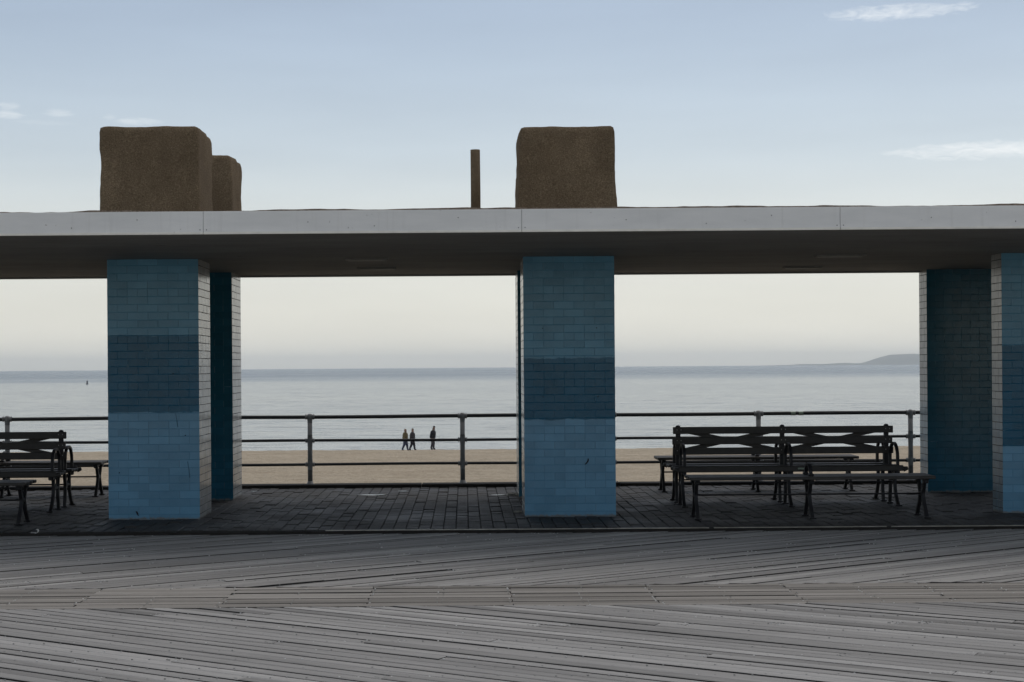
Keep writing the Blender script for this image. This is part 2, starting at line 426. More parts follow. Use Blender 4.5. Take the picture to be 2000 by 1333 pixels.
# ------------------------------------------------------------------ sea, beach, hill
def grid(name, xs, ys, zf, mat, smooth=True, kind='structure', label=None):
    mb = MB(); nx = len(xs)
    vs = [(x, y, zf(x, y)) for y in ys for x in xs]
    fs = [(j * nx + i, j * nx + i + 1, (j + 1) * nx + i + 1, (j + 1) * nx + i) for j in range(len(ys) - 1) for i in range(nx - 1)]
    mb.add(vs, fs); o = mb.build(name, mat, None, smooth, kind)
    return o
SEA_Z = -5.4
sea = grid('sea', [-7000, -2000, -400, 400, 2000, 7000], [90, 400, 2000, 9000, 14000], lambda x, y: SEA_Z, MT['sea'])
def lin(a, b, n): return [a + (b - a) * i / n for i in range(n + 1)]
CREST = 123.0
def beach_z(x, y):
    base = -2.3 if y < 45 else -2.3 - (y - 45) * (2.48 / (CREST - 45))
    if y > CREST: base = -4.78 - (y - CREST) * .16 - (y - CREST) ** 2 * .004
    cw = 1.4 * noise.noise((x * .02, 3.3, 0))
    z = base + (.05 * noise.noise((x * .05, y * .05, 0)) if y < CREST + 3 else 0)
    if y < CREST + 2:
        z += .045 * noise.noise((x * .55, y * .45, 1.7)) + .050 * noise.noise((x * 1.5, y * 1.3, 5.1))
    return z
def fy(n):  # rows get longer with distance
    return [21.9 + (CREST - 21.9) * (i / n) ** 1.15 for i in range(n + 1)]
beach = grid('beach', lin(-75, 85, 330), fy(250) + [123.6, 124.4, 125.5, 127, 129, 132, 136], beach_z, MT['sand'])
side = MB()
for s in (-1, 1):
    xs = [-3000, -700, -75] if s < 0 else [85, 700, 3000]
    for i in range(2):
        yy = [21.9, 45, CREST, 127, 136]
        side.add([(xs[i + k], y, beach_z(0, y) - .05) for y in yy for k in (0, 1)], [(2 * j, 2 * j + 1, 2 * j + 3, 2 * j + 2) for j in range(4)])
side.build('beach_far', MT['sand'], None, False, 'structure')

def hill_profile(px):
    pts = [(1480, 0), (1545, 1.2), (1560, 2.6), (1600, 2.2), (1640, 4.0), (1652, 4.6), (1668, 3.2), (1682, 4.2), (1700, 10), (1718, 16), (1738, 20.5),
           (1770, 21.5), (1830, 21), (1900, 24), (2000, 27), (2150, 22), (2400, 16), (2700, 8), (2900, 0)]
    for (a, b), (c, d) in zip(pts, pts[1:]):
        if a <= px <= c: return b + (d - b) * (px - a) / (c - a)
    return 0
HD = 12000.0
mb = MB(); pxs = [1480 + 7 * i for i in range(204)]; rows = 7
vs = []; 
for j in range(rows):
    t = j / (rows - 1); y = HD - 900 + 2200 * t
    prof = math.sin(math.pi * min(1, t * .5 / .41 if t < .41 else .5 + (t - .41) * .5 / .59)) if 0 < t < 1 else 0
    for px in pxs:
        h = hill_profile(px) * HD / 3055
        h = h * prof + (h > 4) * prof * 1.8 * noise.noise((px * .11, j * .7, 2)) + (h > 20) * prof * 1.2 * noise.noise((px * .45, j, 9))
        vs.append(((px - 905 + 3) * y / 3055, y, SEA_Z - 1 + (h + 1.5 if 0 < t < 1 else 0)))
n_ = len(pxs)
mb.add(vs, [(j * n_ + i, j * n_ + i + 1, (j + 1) * n_ + i + 1, (j + 1) * n_ + i) for j in range(rows - 1) for i in range(n_ - 1)])
mb.build('hills', MT['hill'], None, True, 'structure')

# ------------------------------------------------------------------ boardwalk
BZ = -0.026            # boardwalk surface, a small step below the paving
ANG = R(33)
def clip(poly, ax, lim, keep_less):
    out = []
    for i in range(len(poly)):
        a, b = poly[i], poly[(i + 1) % len(poly)]
        ina = (a[ax] <= lim) == keep_less; inb = (b[ax] <= lim) == keep_less
        if ina: out.append(a)
        if ina != inb:
            t = (lim - a[ax]) / (b[ax] - a[ax]); out.append((a[0] + (b[0] - a[0]) * t, a[1] + (b[1] - a[1]) * t))
    return out
def plank_obj(poly, ang, mat, parent, lift):
    """prism with eased top edges, built in the plank's own frame so that the grain runs along it"""
    if len(poly) < 3: return
    cx = sum(p[0] for p in poly) / len(poly); cy = sum(p[1] for p in poly) / len(poly)
    c, s = math.cos(-ang), math.sin(-ang)
    loc = [((p[0] - cx) * c - (p[1] - cy) * s, (p[0] - cx) * s + (p[1] - cy) * c) for p in poly]
    ymax = max(abs(p[1]) for p in loc)
    if ymax < .02: return
    k = len(loc); e = .006
    def inset(p): 
        return (p[0] - math.copysign(min(e, abs(p[0])), p[0]), p[1] * (1 - e / ymax))
    mb = MB()
    bot = [(p[0], p[1], -.04) for p in loc]; mid = [(p[0], p[1], -.004) for p in loc]; top = [(*inset(p), 0) for p in loc]
    vs = bot + mid + top; fs = [tuple(range(2 * k, 3 * k))]
    for l in (0, 1):
        for i in range(k): fs.append((l * k + i, l * k + (i + 1) % k, (l + 1) * k + (i + 1) % k, (l + 1) * k + i))
    mb.add(vs, fs)
    o = mb.build('plank', mat, parent)
    o.location = (cx, cy, BZ + lift); o.rotation_euler = (random.gauss(0, .004), random.gauss(0, .0004), ang)
def screws(mb, x, y, r=.0056, z=.0026):
    z0 = BZ + z
    mb.add([(x + r * math.cos(k * math.pi / 3), y + r * math.sin(k * math.pi / 3), z0) for k in range(6)] +
           [(x + r * 1.05 * math.cos(k * math.pi / 3), y + r * 1.05 * math.sin(k * math.pi / 3), z0 - .005) for k in range(6)],
           [tuple(range(6))] + [(k, (k + 1) % 6, 6 + (k + 1) % 6, 6 + k) for k in range(6)])
def herringbone(parent, ang, x0, x1, y0, y1, mat, joist, w=.108, gap=.021):
    d = Vector((math.cos(ang), math.sin(ang))); n = Vector((-math.sin(ang), math.cos(ang)))
    cs = [Vector((x, y)) for x in (x0, x1) for y in (y0, y1)]
    t0 = min(n.dot(c) for c in cs); t1 = max(n.dot(c) for c in cs)
    s0 = min(d.dot(c) for c in cs) - 1; s1 = max(d.dot(c) for c in cs) + 1
    rows = []; yy = y0 + .13
    while yy < y1: rows.append(yy); yy += joist
    mbs = MB(); mbd = MB(); k = 0; t = t0
    while t < t1:
        ta, tb = t + gap / 2, t + w - gap / 2
        tm = (ta + tb) / 2
        # butt joints: on the rows where the boards break, every few joists, alternating with the neighbours
        cuts = [s0]
        for ri, ry in enumerate(rows):
            if ri % 4 == (1 if (k // 2) % 2 else 3) and random.random() < .4:
                sx = (ry - tm * n.y) / d.y; cuts.append(sx)
        cuts.append(s1); cuts.sort()
        for a, b in zip(cuts, cuts[1:]):
            a2, b2 = a + .002, b - .002
            poly = [tuple(d * a2 + n * ta), tuple(d * b2 + n * ta), tuple(d * b2 + n * tb), tuple(d * a2 + n * tb)]
            for ax, lim, ls in ((1, y1, True), (1, y0, False), (0, x1, True), (0, x0, False)):
                poly = clip(poly, ax, lim, ls)
                if len(poly) < 3: break
            if len(poly) >= 3: plank_obj(poly, ang, mat, parent, random.gauss(0, .0026))
        for ry in rows:
            for q in (-.027, .027):
                sx = (ry + random.gauss(0, .006) - (tm + q) * n.y) / d.y; p = d * sx + n * (tm + q)
                if x0 < p.x < x1 and y0 < p.y < y1: screws(mbs if random.random() < .13 else mbd, p.x, p.y)
        for c in cuts[1:-1]:
            for q in (-.027, .027):
                for e in (-.025, .025):
                    p = d * (c + e) + n * (tm + q)
                    if x0 < p.x < x1 and y0 < p.y < y1: screws(mbs if random.random() < .5 else mbd, p.x, p.y)
        t += w; k += 1
    mbs.build('bright_screws', MT['screw'], parent, kind='stuff'); mbd.build('dull_screws', MT['screw_dull'], parent, kind='stuff')
bw_near = link('boardwalk_near', None, kind='structure'); bw_far = link('boardwalk_far', None, kind='structure'); bw_mid = link('boardwalk_strip', None, kind='structure')
YS0, YS1, YE = 11.30, 12.33, 16.25
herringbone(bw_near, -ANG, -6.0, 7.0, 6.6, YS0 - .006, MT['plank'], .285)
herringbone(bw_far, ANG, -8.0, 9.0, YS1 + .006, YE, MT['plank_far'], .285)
npl = 10; pw = (YS1 - YS0) / npl; mbs = MB(); mbd = MB()
for i in range(npl):
    yc = YS0 + (i + .5) * pw; x = -7.95 + (.535 * 2 if i % 2 else 0) - .26
    while x < 9:
        L_ = .535 * 4
        poly = [(x + .002, yc - pw / 2 + .009), (x + L_ - .003, yc - pw / 2 + .009), (x + L_ - .003, yc + pw / 2 - .009), (x + .003, yc + pw / 2 - .009)]
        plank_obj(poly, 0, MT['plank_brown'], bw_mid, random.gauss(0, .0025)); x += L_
    for j in range(33):
        xj = -7.95 - .26 + j * .535
        for q in (-.028, .028):
            screws(mbs if random.random() < .3 else mbd, xj + (0.02 if random.random() < .5 else -.02), yc + q)
mbs.build('bright_screws', MT['screw'], bw_mid, kind='stuff'); mbd.build('dull_screws', MT['screw_dull'], bw_mid, kind='stuff')
# the rest of the boardwalk out of the frame, and the ground under it
g = MB(); g.box((0, 8.3, BZ - .16), (90, 15.9, .2)); g.build('ground', MT['under'], None, False, 'structure')
rest = MB()
for (xa, xb, ya, yb) in ((-45, 45, -8, 6.59), (-45, -8.01, 6.6, YE), (9.01, 45, 6.6, YE), (-8, -6.01, 6.6, YS0 - .01), (7.01, 9, 6.6, YS0 - .01)):
    y = ya
    while y < yb - .05:
        y2 = min(y + .14, yb); rest.box(((xa + xb) / 2, (y + y2) / 2, BZ - .02), (xb - xa, y2 - y - .006, .04)); y += .14
rest.build('boardwalk_beyond', MT['plank_far'], None, False, 'structure')

# ------------------------------------------------------------------ paving
PV0, PV1 = 16.33, 22.0
paving = link('pavement', None, kind='structure')
b = MB(); b.box((0, (PV0 + PV1) / 2, -.16), (90, PV1 - PV0 - .004, .30)); b.build('paving_bed', MT['bed'], paving)
pw_, pl_ = .132, .302
pmesh = [MB() for _ in range(3)]
pms = []
for i in range(3):
    m_ = MB(); m_.box((0, 0, -.03), (pw_ - .006 - .001 * i, pl_ - .007, .06), .006); pms.append(m_.mesh('paver', MT['paver']))
massp = MB(); cand = []
x = -8.8; ci = 0
while x < 9.6:
    y = PV0 + .004 - (pl_ / 2 if ci % 2 else 0)
    while y < PV1 - .02:
        ya, yb = max(y, PV0 + .003), min(y + pl_, PV1 - .004)
        if yb - ya > .05:
            full = abs(yb - ya - pl_) < 1e-3
            cand.append((x + pw_ / 2, (ya + yb) / 2, yb - ya, full))
        y += pl_
    x += pw_; ci += 1
vis = [c for c in cand if c[3] and -905 / 3055 * c[1] < c[0] < 1095 / 3055 * c[1]]
vis.sort(key=lambda c: c[1]); pick = set(vis[:295])
for c in cand:
    z = .010 + random.gauss(0, .003) - .002; rx, ry = random.gauss(0, .010), random.gauss(0, .014)
    if c in pick:
        link('paver', random.choice(pms), paving, None, (c[0], c[1], z), (rx, ry, random.gauss(0, .006)))
    else:
        massp.box((c[0], c[1], z - .03), (pw_ - .007, c[2] - .007, .06), .006, Matrix.Rotation(rx, 3, 'X') @ Matrix.Rotation(ry, 3, 'Y'))
massp.build('farther_pavers', MT['paver'], paving, kind='stuff')
# outer paving out of view
o_ = MB(); o_.box((-27, (PV0 + PV1) / 2, .0), (36.3, PV1 - PV0 - .01, .03)); o_.box((27.4, (PV0 + PV1) / 2, .0), (35.5, PV1 - PV0 - .01, .03)); o_.build('outer_paving', MT['paver'], paving)
edge = link('paving_edge', None, kind='structure')
e = MB(); e.box((0, 16.29, -.045), (90, .07, .086)); e.build('edge_timber', MT['kerb'], edge)
for (xa, xb) in ((-1.45, 2.55), (2.6, 4.4), (4.45, 6.5), (-4.9, -1.5)):
    e = MB(); e.box(((xa + xb) / 2, 16.312, .004 if xa > -2 else -.002), (xb - xa, .016, .010), .002); e.build('edge_bar', MT['steel'] if xa > -2 else MT['kerb'], edge)
kerb = MB()
xs = [-45, -12, -9, -6.2, -3.4, -.6, 2.2, 5.0, 7.8, 11, 45]
kb = link('kerb', None, kind='structure')
for a, b2 in zip(xs, xs[1:]):
    k_ = MB(); k_.box(((a + b2) / 2, 22.16, -.10 + random.gauss(0, .003)), (b2 - a - .008, .30, .31), .008); k_.build('kerb_stone', MT['kerb'], kb)
w_ = MB(); w_.box((0, 22.18, -1.7), (90, .24, 2.85)); w_.build('sea_wall', MT['kerb'], None, False, 'structure')

def puddle(x, y, rx, ry, label):
    mb = MB(); n = 26; c = random.random() * 9
    pts = [(x + rx * math.cos(2 * math.pi * k / n) * (1 + .35 * noise.noise((math.cos(2 * math.pi * k / n) * 1.6 + c, math.sin(2 * math.pi * k / n) * 1.6, c))),
            y + ry * math.sin(2 * math.pi * k / n) * (1 + .35 * noise.noise((math.cos(2 * math.pi * k / n) * 1.6, c, math.sin(2 * math.pi * k / n) * 1.6)))) for k in range(n)]
    mb.add([(p[0], p[1], .0135) for p in pts] + [(p[0], p[1], .008) for p in pts], [tuple(range(n))] + [(k, (k + 1) % n, n + (k + 1) % n, n + k) for k in range(n)])
    o = mb.build('puddle', MT['puddle']); tag(o, label, 'puddle', 'small wet patches on the paving'); return o
def fromv(px, py):
    v = ROLL * (px - 905) + (py - 717.2); u = (px - 905) - ROLL * (py - 717.2); D = EYE * 3055 / v
    return u * D / 3055, D
for (px, py, rx, ry, lab) in [(727, 969, .18, .09, 'largest pale wet patch on the paving by the railing'), (787, 961.5, .075, .06, 'short wet streak on the paving against the dark kerb'),
                              (972, 969, .09, .06, 'bright wet sliver on the paving by the litter beside the rear pillar'), (496, 962, .05, .05, 'tiny wet spot on the paving beside the shaded left rear pillar'),
                              (1640, 1001, .30, .06, 'long dim wet patch on the paving under the near right bench')]:
    x, y = fromv(px, py); o = puddle(x, y, rx, ry, lab)
    if px > 1500: o.data.materials[0] = MT['damp']

# ------------------------------------------------------------------ pillars
PP = .2292; CH = .0876; TH = PP / 2; TOP = 2.936; JT = .0045
def pillar(x0, y0, half_w, half_d, bands, seed, label, faces_obj, keep=None, side_low=(.40, .41, .40), teal=False):
    W, Dp = half_w * PP / 2, half_d * PP / 2
    paint = paint_material('brick_paint', bands[0], bands[1], seed, side_low, teal); mort = mortar_material('painted_joint', bands[0], bands[1], seed, teal)
    t = thing('brick_pillar', (x0 + W / 2, y0 + Dp / 2, 0), label, 'pillar', 'blue brick pillars holding the roof')
    cx, cy = x0 + W / 2, y0 + Dp / 2
    core = MB(); core.box((0, 0, TOP / 2 - .03), (W - .0058, Dp - .0058, TOP + .06)); core.build('mortar_core', mort, t)
    meshes = {}
    def bmesh_of(l):
        k = round(l, 4)
        if k not in meshes:
            m_ = MB(); m_.box((0, 0, 0), (l - JT, TH - .004, CH - JT), .002); meshes[k] = m_.mesh('brick', paint)
        return meshes[k]
    F = {'front': ((x0, y0), (1, 0), (0, 1), W, 0), 'right': ((x0 + W, y0), (0, 1), (-1, 0), Dp, R(90)),
         'back': ((x0 + W, y0 + Dp), (-1, 0), (0, -1), W, R(180)), 'left': ((x0, y0 + Dp), (0, -1), (1, 0), Dp, R(-90))}
    mass = MB(); nobj = 0
    rnd = random.Random(seed)
    for i in range(34):
        zc = -.022 + (i + .5) * CH
        odd = i % 2 == 1; header = i % 6 == 5
        for fn, (org, d, inw, L_, rz) in F.items():
            a = PP / 2 if odd else 0.0
            b_ = a + (L_ - PP / 2); s = a
            lens = []
            while s < b_ - 1e-4:
                l = PP if not header and b_ - s > PP - 1e-3 else PP / 2
                lens.append((s, l)); s += l
            for (s, l) in lens:
                m_ = s + l / 2; dep = TH / 2 + rnd.uniform(-.0007, .0005)
                px = org[0] + d[0] * m_ + inw[0] * dep; py = org[1] + d[1] * m_ + inw[1] * dep
                rot = rz + rnd.uniform(-.0012, .0012)
                vis_ = fn in faces_obj or (fn not in ('front',) and 'front' in faces_obj and ((fn == 'right' and s < .01 and not odd) or (fn == 'left' and s + l > L_ - .01 and odd)))
                if vis_ and keep is not None and not keep(fn, px): vis_ = False
                if vis_ and nobj < 298:
                    link('brick', bmesh_of(l), t, None, (px - cx, py - cy, zc + rnd.gauss(0, .0006)), (0, 0, rot)); nobj += 1
                else:
                    mass.box((px - cx, py - cy, zc), (l - JT, TH - .004, CH - JT), .002, Matrix.Rotation(rot, 3, 'Z'))
    mass.build('hidden_bricks', paint, t, kind='stuff')
    return t, cx, cy
def zof(px, py, D): return EYE - (ROLL * (px - 905) + (py - 717.2)) * D / 3055
PF, PB = 17.6, 20.1
pl1, cx1, cy1 = pillar(-4.005, PF, 9, 7, (zof(300, 806, PF), zof(300, 655, PF)), 3, 'front left blue brick pillar, plain face without the chipped mark', ('front', 'right'))
pl2, cx2, cy2 = pillar(.677, PF, 9, 7, (zof(1113, 820, PF), zof(1113, 700, PF)), 5, 'middle blue brick pillar with a dark chip in its paint', ('front', 'left'))
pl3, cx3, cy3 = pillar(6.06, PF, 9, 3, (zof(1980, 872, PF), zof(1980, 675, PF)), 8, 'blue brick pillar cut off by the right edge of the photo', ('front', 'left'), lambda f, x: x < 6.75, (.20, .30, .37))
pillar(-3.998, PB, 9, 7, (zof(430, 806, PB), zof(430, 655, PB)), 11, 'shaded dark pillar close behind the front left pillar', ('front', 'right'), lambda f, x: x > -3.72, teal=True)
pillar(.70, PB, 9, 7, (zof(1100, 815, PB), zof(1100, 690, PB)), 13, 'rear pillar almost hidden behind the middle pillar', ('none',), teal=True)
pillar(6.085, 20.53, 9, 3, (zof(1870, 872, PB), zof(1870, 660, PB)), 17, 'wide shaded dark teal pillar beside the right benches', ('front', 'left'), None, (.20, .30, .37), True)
# marks on the pillar faces
def mark(t, cx, cy, px, py, pts, mat, name):
    u = (px - 905) - ROLL * (py - 717.2); X = u * PF / 3055; Z = zof(px, py, PF); mb = MB(); n = len(pts); k = PF / 3055
    f = [(X - cx + a * k, PF - .0055 - cy, Z - b_ * k) for a, b_ in pts]; r = [(p[0], p[1] + .010, p[2]) for p in f]
    mb.add(f + r, [tuple(range(n))] + [(i, (i + 1) % n, n + (i + 1) % n, n + i) for i in range(n)]); mb.build(name, mat, t)
mark(pl2, cx2, cy2, 1147, 902, [(1.5, -7), (2.8, -5), (2.6, -1), (-.5, 3.2), (-3.5, 6), (-4.6, 4.8), (-2.2, 2.2), (-.2, -.4), (.8, -4)], MT['chip'], 'paint_chip')
mark(pl1, cx1, cy1, 268, 1003, [(-3, -4), (0, -3.5), (1.5, 0), (3, 6), (1, 4), (-1.2, 0)], MT['chip'], 'paint_chip')
for (t, cx, cy, px, py) in ((pl2, cx2, cy2, 1060, 642), (pl2, cx2, cy2, 1165, 641), (pl2, cx2, cy2, 1061, 776), (pl2, cx2, cy2, 1168, 775), (pl1, cx1, cy1, 338, 730), (pl1, cx1, cy1, 362, 851), (pl1, cx1, cy1, 233, 924)):
    mark(t, cx, cy, px, py, [(1.1 * math.cos(a), 1.1 * math.sin(a)) for a in [k * math.pi / 3 for k in range(6)]], MT['hole'], 'anchor_hole')
for (t, cx, cy, px, py, pts) in ((pl1, cx1, cy1, 342, 808, [(0, 0), (.6, 0), (3.6, 10), (6, 27), (5.2, 27), (2.8, 10)]), (pl1, cx1, cy1, 366, 902, [(0, 0), (.7, 0), (3, 14), (5.2, 32), (4.4, 32), (2.4, 14)])):
    mark(t, cx, cy, px, py, [(a * .9, b_) for a, b_ in pts], MT['crack'], 'crack')

# ------------------------------------------------------------------ roof
RX0, RX1, RY0, RY1 = .543 - 2.911 * 4, .543 + 2.911 * 4, 14.3, 20.92
roof = thing('pavilion_roof', (0, 17.6, TOP), 'flat concrete roof slab with pale grey fascia over the pillars', 'roof')
def rb(mb, name, mat, smooth=False, kind=None): 
    o = mb.build(name, mat, roof, smooth, kind); return o
OY, OZ = 17.6, TOP
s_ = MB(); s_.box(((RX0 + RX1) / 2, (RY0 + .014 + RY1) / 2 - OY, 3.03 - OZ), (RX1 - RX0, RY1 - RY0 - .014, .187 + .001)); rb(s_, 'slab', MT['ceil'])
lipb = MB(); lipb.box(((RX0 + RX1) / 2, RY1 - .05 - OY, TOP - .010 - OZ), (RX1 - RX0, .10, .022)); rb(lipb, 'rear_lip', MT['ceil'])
for i in range(8):
    a = RX0 + i * 2.911
    p_ = MB(); p_.box((a + 1.4555, RY0 + .005 - OY, 3.044 - OZ), (2.911 - .0035, .014 + .0012 * (i % 2), .190), .0015); rb(p_, 'fascia_panel', MT['fascia'])
    p_ = MB(); p_.box((a + 1.4555, RY0 - .001 - OY, 2.938 - OZ), (2.911 - .004, .024, .020), .002); rb(p_, 'drip_edge', MT['lip'])
riv = MB()
for i in range(8):
    a = RX0 + i * 2.911
    for (dx, dz) in ((.03, .025), (-.03 + 2.911, .025), (.9, .09), (1.62, .05), (2.3, .12)):
        c = (a + dx + random.uniform(-.1, .1) * (dx > .1 and dx < 2.8), RY0 - .004 - OY, 2.945 + dz - OZ)
        riv.box(c, (.007, .008, .007))
rb(riv, 'rivets', MT['bed'], kind='stuff')
gx = lin(RX0, RX1, 330); gy = [RY0 + .004, RY0 + .02, RY0 + .08, RY0 + .2, RY0 + .5, 15.5, 16.5, 18, 19.5, 20.6, RY1]
def tz(x, y):
    return 3.139 - OZ + .012 + .016 * noise.noise((x * 1.1, y * .4, 0)) + .008 * noise.noise((x * 4.3, y * 2, 3)) + .005 * noise.noise((x * 14, y * 9, 3)) + (.05 * noise.noise((x * .5, y * .5, 7)) - .03 if y > RY0 + .4 else 0)
mb = MB(); nx = len(gx)
vs = [(x, y - OY, tz(x, y)) for y in gy for x in gx]; nb = len(vs)
vs += [(x, RY0 + .004 - OY, 3.118 - OZ) for x in gx]
fs = [(j * nx + i, j * nx + i + 1, (j + 1) * nx + i + 1, (j + 1) * nx + i) for j in range(len(gy) - 1) for i in range(nx - 1)]
fs += [(nb + i, nb + i + 1, i + 1, i) for i in range(nx - 1)]
mb.add(vs, fs); rb(mb, 'gravel_topping', MT['gravel'], True)

def foam_block(x0, x1, y0, y1, z1, taper, seed, label, dents=()):
    me = bmesh.new(); nx, ny, nz = 22, 18, 24; z0 = 3.02
    bmesh.ops.create_cube(me, size=2); bmesh.ops.subdivide_edges(me, edges=me.edges, cuts=21, use_grid_fill=True)
    cx, cy, cz = (x0 + x1) / 2, (y0 + y1) / 2, (z0 + z1) / 2; hx, hy, hz = (x1 - x0) / 2, (y1 - y0) / 2, (z1 - z0) / 2
    r = .045
    for v in me.verts:
        p = Vector((v.co.x * hx, v.co.y * hy, v.co.z * hz))
        q = Vector((max(-hx + r, min(hx - r, p.x)), max(-hy + r, min(hy - r, p.y)), max(-hz, min(hz - r, p.z))))
        d = p - q
        if d.length > 1e-6: p = q + d.normalized() * min(d.length, r) if sum(abs(c) > 1e-6 for c in d) > 1 else p
        h = (p.z + hz) / (2 * hz)
        k = 1 - taper * max(0, h - .35) / hx
        p.x *= k; p.y *= k
        nrm = (p - Vector((0, 0, p.z * .6))).normalized()
        amp = .016 * noise.noise(p * 2.4 + Vector((seed, 0, 0))) + .012 * noise.noise(p * 6 + Vector((0, seed, 0))) + .006 * noise.noise(p * 22)
        p += nrm * amp
        v.co = (p.x, p.y, p.z + cz - 3.1)
    m_ = bpy.data.meshes.new('foam_block'); me.to_mesh(m_); me.free(); m_.materials.append(MT['foam']); m_.polygons.foreach_set('use_smooth', [True] * len(m_.polygons))
    o = link('foam_coated_block', m_, None, None, (cx, cy, 3.1)); tag(o, label, 'rooftop block', 'brown foam coated blocks on the roof')
foam_block(-4.07, -2.945, 17.53, 18.50, 4.425, .01, 2.1, 'widest brown foam block, on the roof above the front left pillar')
foam_block(-4.06, -2.935, 20.0, 20.93, 4.44, .02, 5.7, 'rear brown foam block half hidden behind the left front block')
foam_block(.630, 1.735, 17.53, 18.50, 4.395, .030, 8.3, 'squarish brown foam block on the roof above the middle pillar')
foam_block(.695, 1.72, 20.0, 20.93, 4.25, .03, 11.2, 'rear brown foam block hidden behind the middle one but for its edge')
vp = thing('vent_pipe', (.163, 19.0, 3.1), 'thin brown vent pipe standing alone on the flat roof', 'pipe')
m_ = MB(); m_.tube([(0, 0, -.03), (0, 0, .3), (.002, 0, .7), (0, 0, 1.235)], [.064, .061, .060, .059], 16); m_.build('pipe', MT['foam'], vp, True)
m_ = MB(); m_.tube([(0, 0, -.04), (0, 0, .02), (0, 0, .05)], [.12, .10, .065], 16); m_.build('flashing', MT['foam'], vp, True)
# soffit lights
for (xa, xb, py, lab) in ((675, 757, 511, 'nearer dark soffit light left of the middle pillar'), (698, 773, 528, 'farther dark soffit light left of the middle pillar'),
                          (1592, 1690, 503.5, 'nearer dark soffit light above the right benches'), (1530, 1604, 526, 'farther dark soffit light above the right benches')):
    xm = (xa + xb) / 2; v = -(ROLL * (xm - 905) + (py - 717.2)); D = (TOP - .03 - EYE) * 3055 / v
    X = ((xm - 905) - ROLL * (py - 717.2)) * D / 3055; wd = (xb - xa) * D / 3055
    t = thing('ceiling_light', (X, D, TOP), lab, 'ceiling light', 'flat lights under the roof')
    m_ = MB(); m_.box((0, 0, -.010), (wd, .14, .024), .004); m_.build('housing', MT['fixture'], t)
    m_ = MB(); m_.box((0, 0, -.023), (wd - .06, .11, .006), .002); m_.build('lens', MT['lens'], t)

# ------------------------------------------------------------------ railing
RYL = 22.15
rail = thing('pipe_railing', (0, RYL, 0), 'long three bar pipe railing along the beach side of the paving', 'railing')
RZ = (1.008, .672, .336)
for z, r in zip(RZ, (.027, .0205, .0205)):
    m_ = MB(); pts = [(x, 0, z + .004 * math.sin(x * 1.3 + z * 7) ) for x in lin(-9.7, 9.7, 40)]; m_.tube(pts, r, 12); m_.build('rail', MT['rail'], rail, True)
pm = MB(); pm.tube([(0, 0, .03), (0, 0, 1.03)], .034, 14); pm = pm.mesh('post', MT['post'], True)
fl = MB(); fl.tube([(0, 0, .05), (0, 0, .062), (0, 0, .07), (0, 0, .10)], [.062, .060, .044, .036], 14); fl = fl.mesh('flange', MT['post'], True)
def fitting(top):
    m_ = MB()
    m_.tube([(0, 0, -.085), (0, 0, -.075), (0, 0, -.07), (0, 0, -.03), (0, 0, .03), (0, 0, .07), (0, 0, .075), (0, 0, .085)] if not top else
            [(0, 0, -.085), (0, 0, -.075), (0, 0, -.07), (0, 0, -.03), (0, 0, .02), (0, 0, .038), (0, 0, .045)], [.032, .038, .034, .038, .038, .034, .038, .032] if not top else [.032, .038, .034, .040, .040, .030, .01], 14)
    rr = .036 if top else .030
    m_.tube([(-.066, 0, 0), (-.062, 0, 0), (-.05, 0, 0), (-.044, 0, 0), (.044, 0, 0), (.05, 0, 0), (.062, 0, 0), (.066, 0, 0)], [rr - .006, rr + .003, rr + .003, rr - .003, rr - .003, rr + .003, rr + .003, rr - .006], 12)
    return m_.mesh('fitting', MT['post'], True)
ft, fm = fitting(True), fitting(False)
for X in (-8.60, -6.465, -4.32, -2.18, -.02, 2.10, 4.176, 6.325, 8.47):
    p_ = link('post', pm, rail, None, (X, 0, 0), (0, random.gauss(0, .002), 0))
    link('flange', fl, p_)
    for z in RZ: link('fitting', ft if z > .9 else fm, p_, None, (0, 0, z))
for xa in (4.63, 4.74):
    m_ = MB(); m_.tube([(xa, 0, 1.008), (xa + .065, 0, 1.008)], .0295, 12); m_.build('sticker', MT['plate'], rail)

# ------------------------------------------------------------------ benches
BL = 1.34
def hoop(y0, y1, z0, ztop, t=.028, w=.034):
    yc, r = (y0 + y1) / 2, (y1 - y0) / 2
    pts = [(0, y0, z0)] + [(0, yc - r * math.cos(a), ztop - r + r * math.sin(a)) for a in lin(0, math.pi, 14)] + [(0, y1, z0)]
    m_ = MB(); m_.flat(pts, w, t, (1, 0, 0)); return m_
def leg(pts, w=.036, t=.032):
    m_ = MB(); m_.flat([(0, y, z) for y, z in pts], w, t, (1, 0, 0))
    y, z = pts[-1]; m_.box((0, y, .008), (.075, .07, .016), .004); return m_
def spline(pts, n=5):
    out = []
    for i in range(len(pts) - 1):
        p0, p1, p2, p3 = pts[max(i - 1, 0)], pts[i], pts[i + 1], pts[min(i + 2, len(pts) - 1)]
        for k in range(n):
            t = k / n; out.append(tuple(.5 * ((2 * p1[c]) + (-p0[c] + p2[c]) * t + (2 * p0[c] - 5 * p1[c] + 4 * p2[c] - p3[c]) * t * t + (-p0[c] + 3 * p1[c] - 3 * p2[c] + p3[c]) * t ** 3) for c in (0, 1)))
    out.append(pts[-1]); return out
def board(L_, w, t, bev=.006): 
    m_ = MB(); m_.box((0, 0, 0), (L_, w, t), bev); return m_
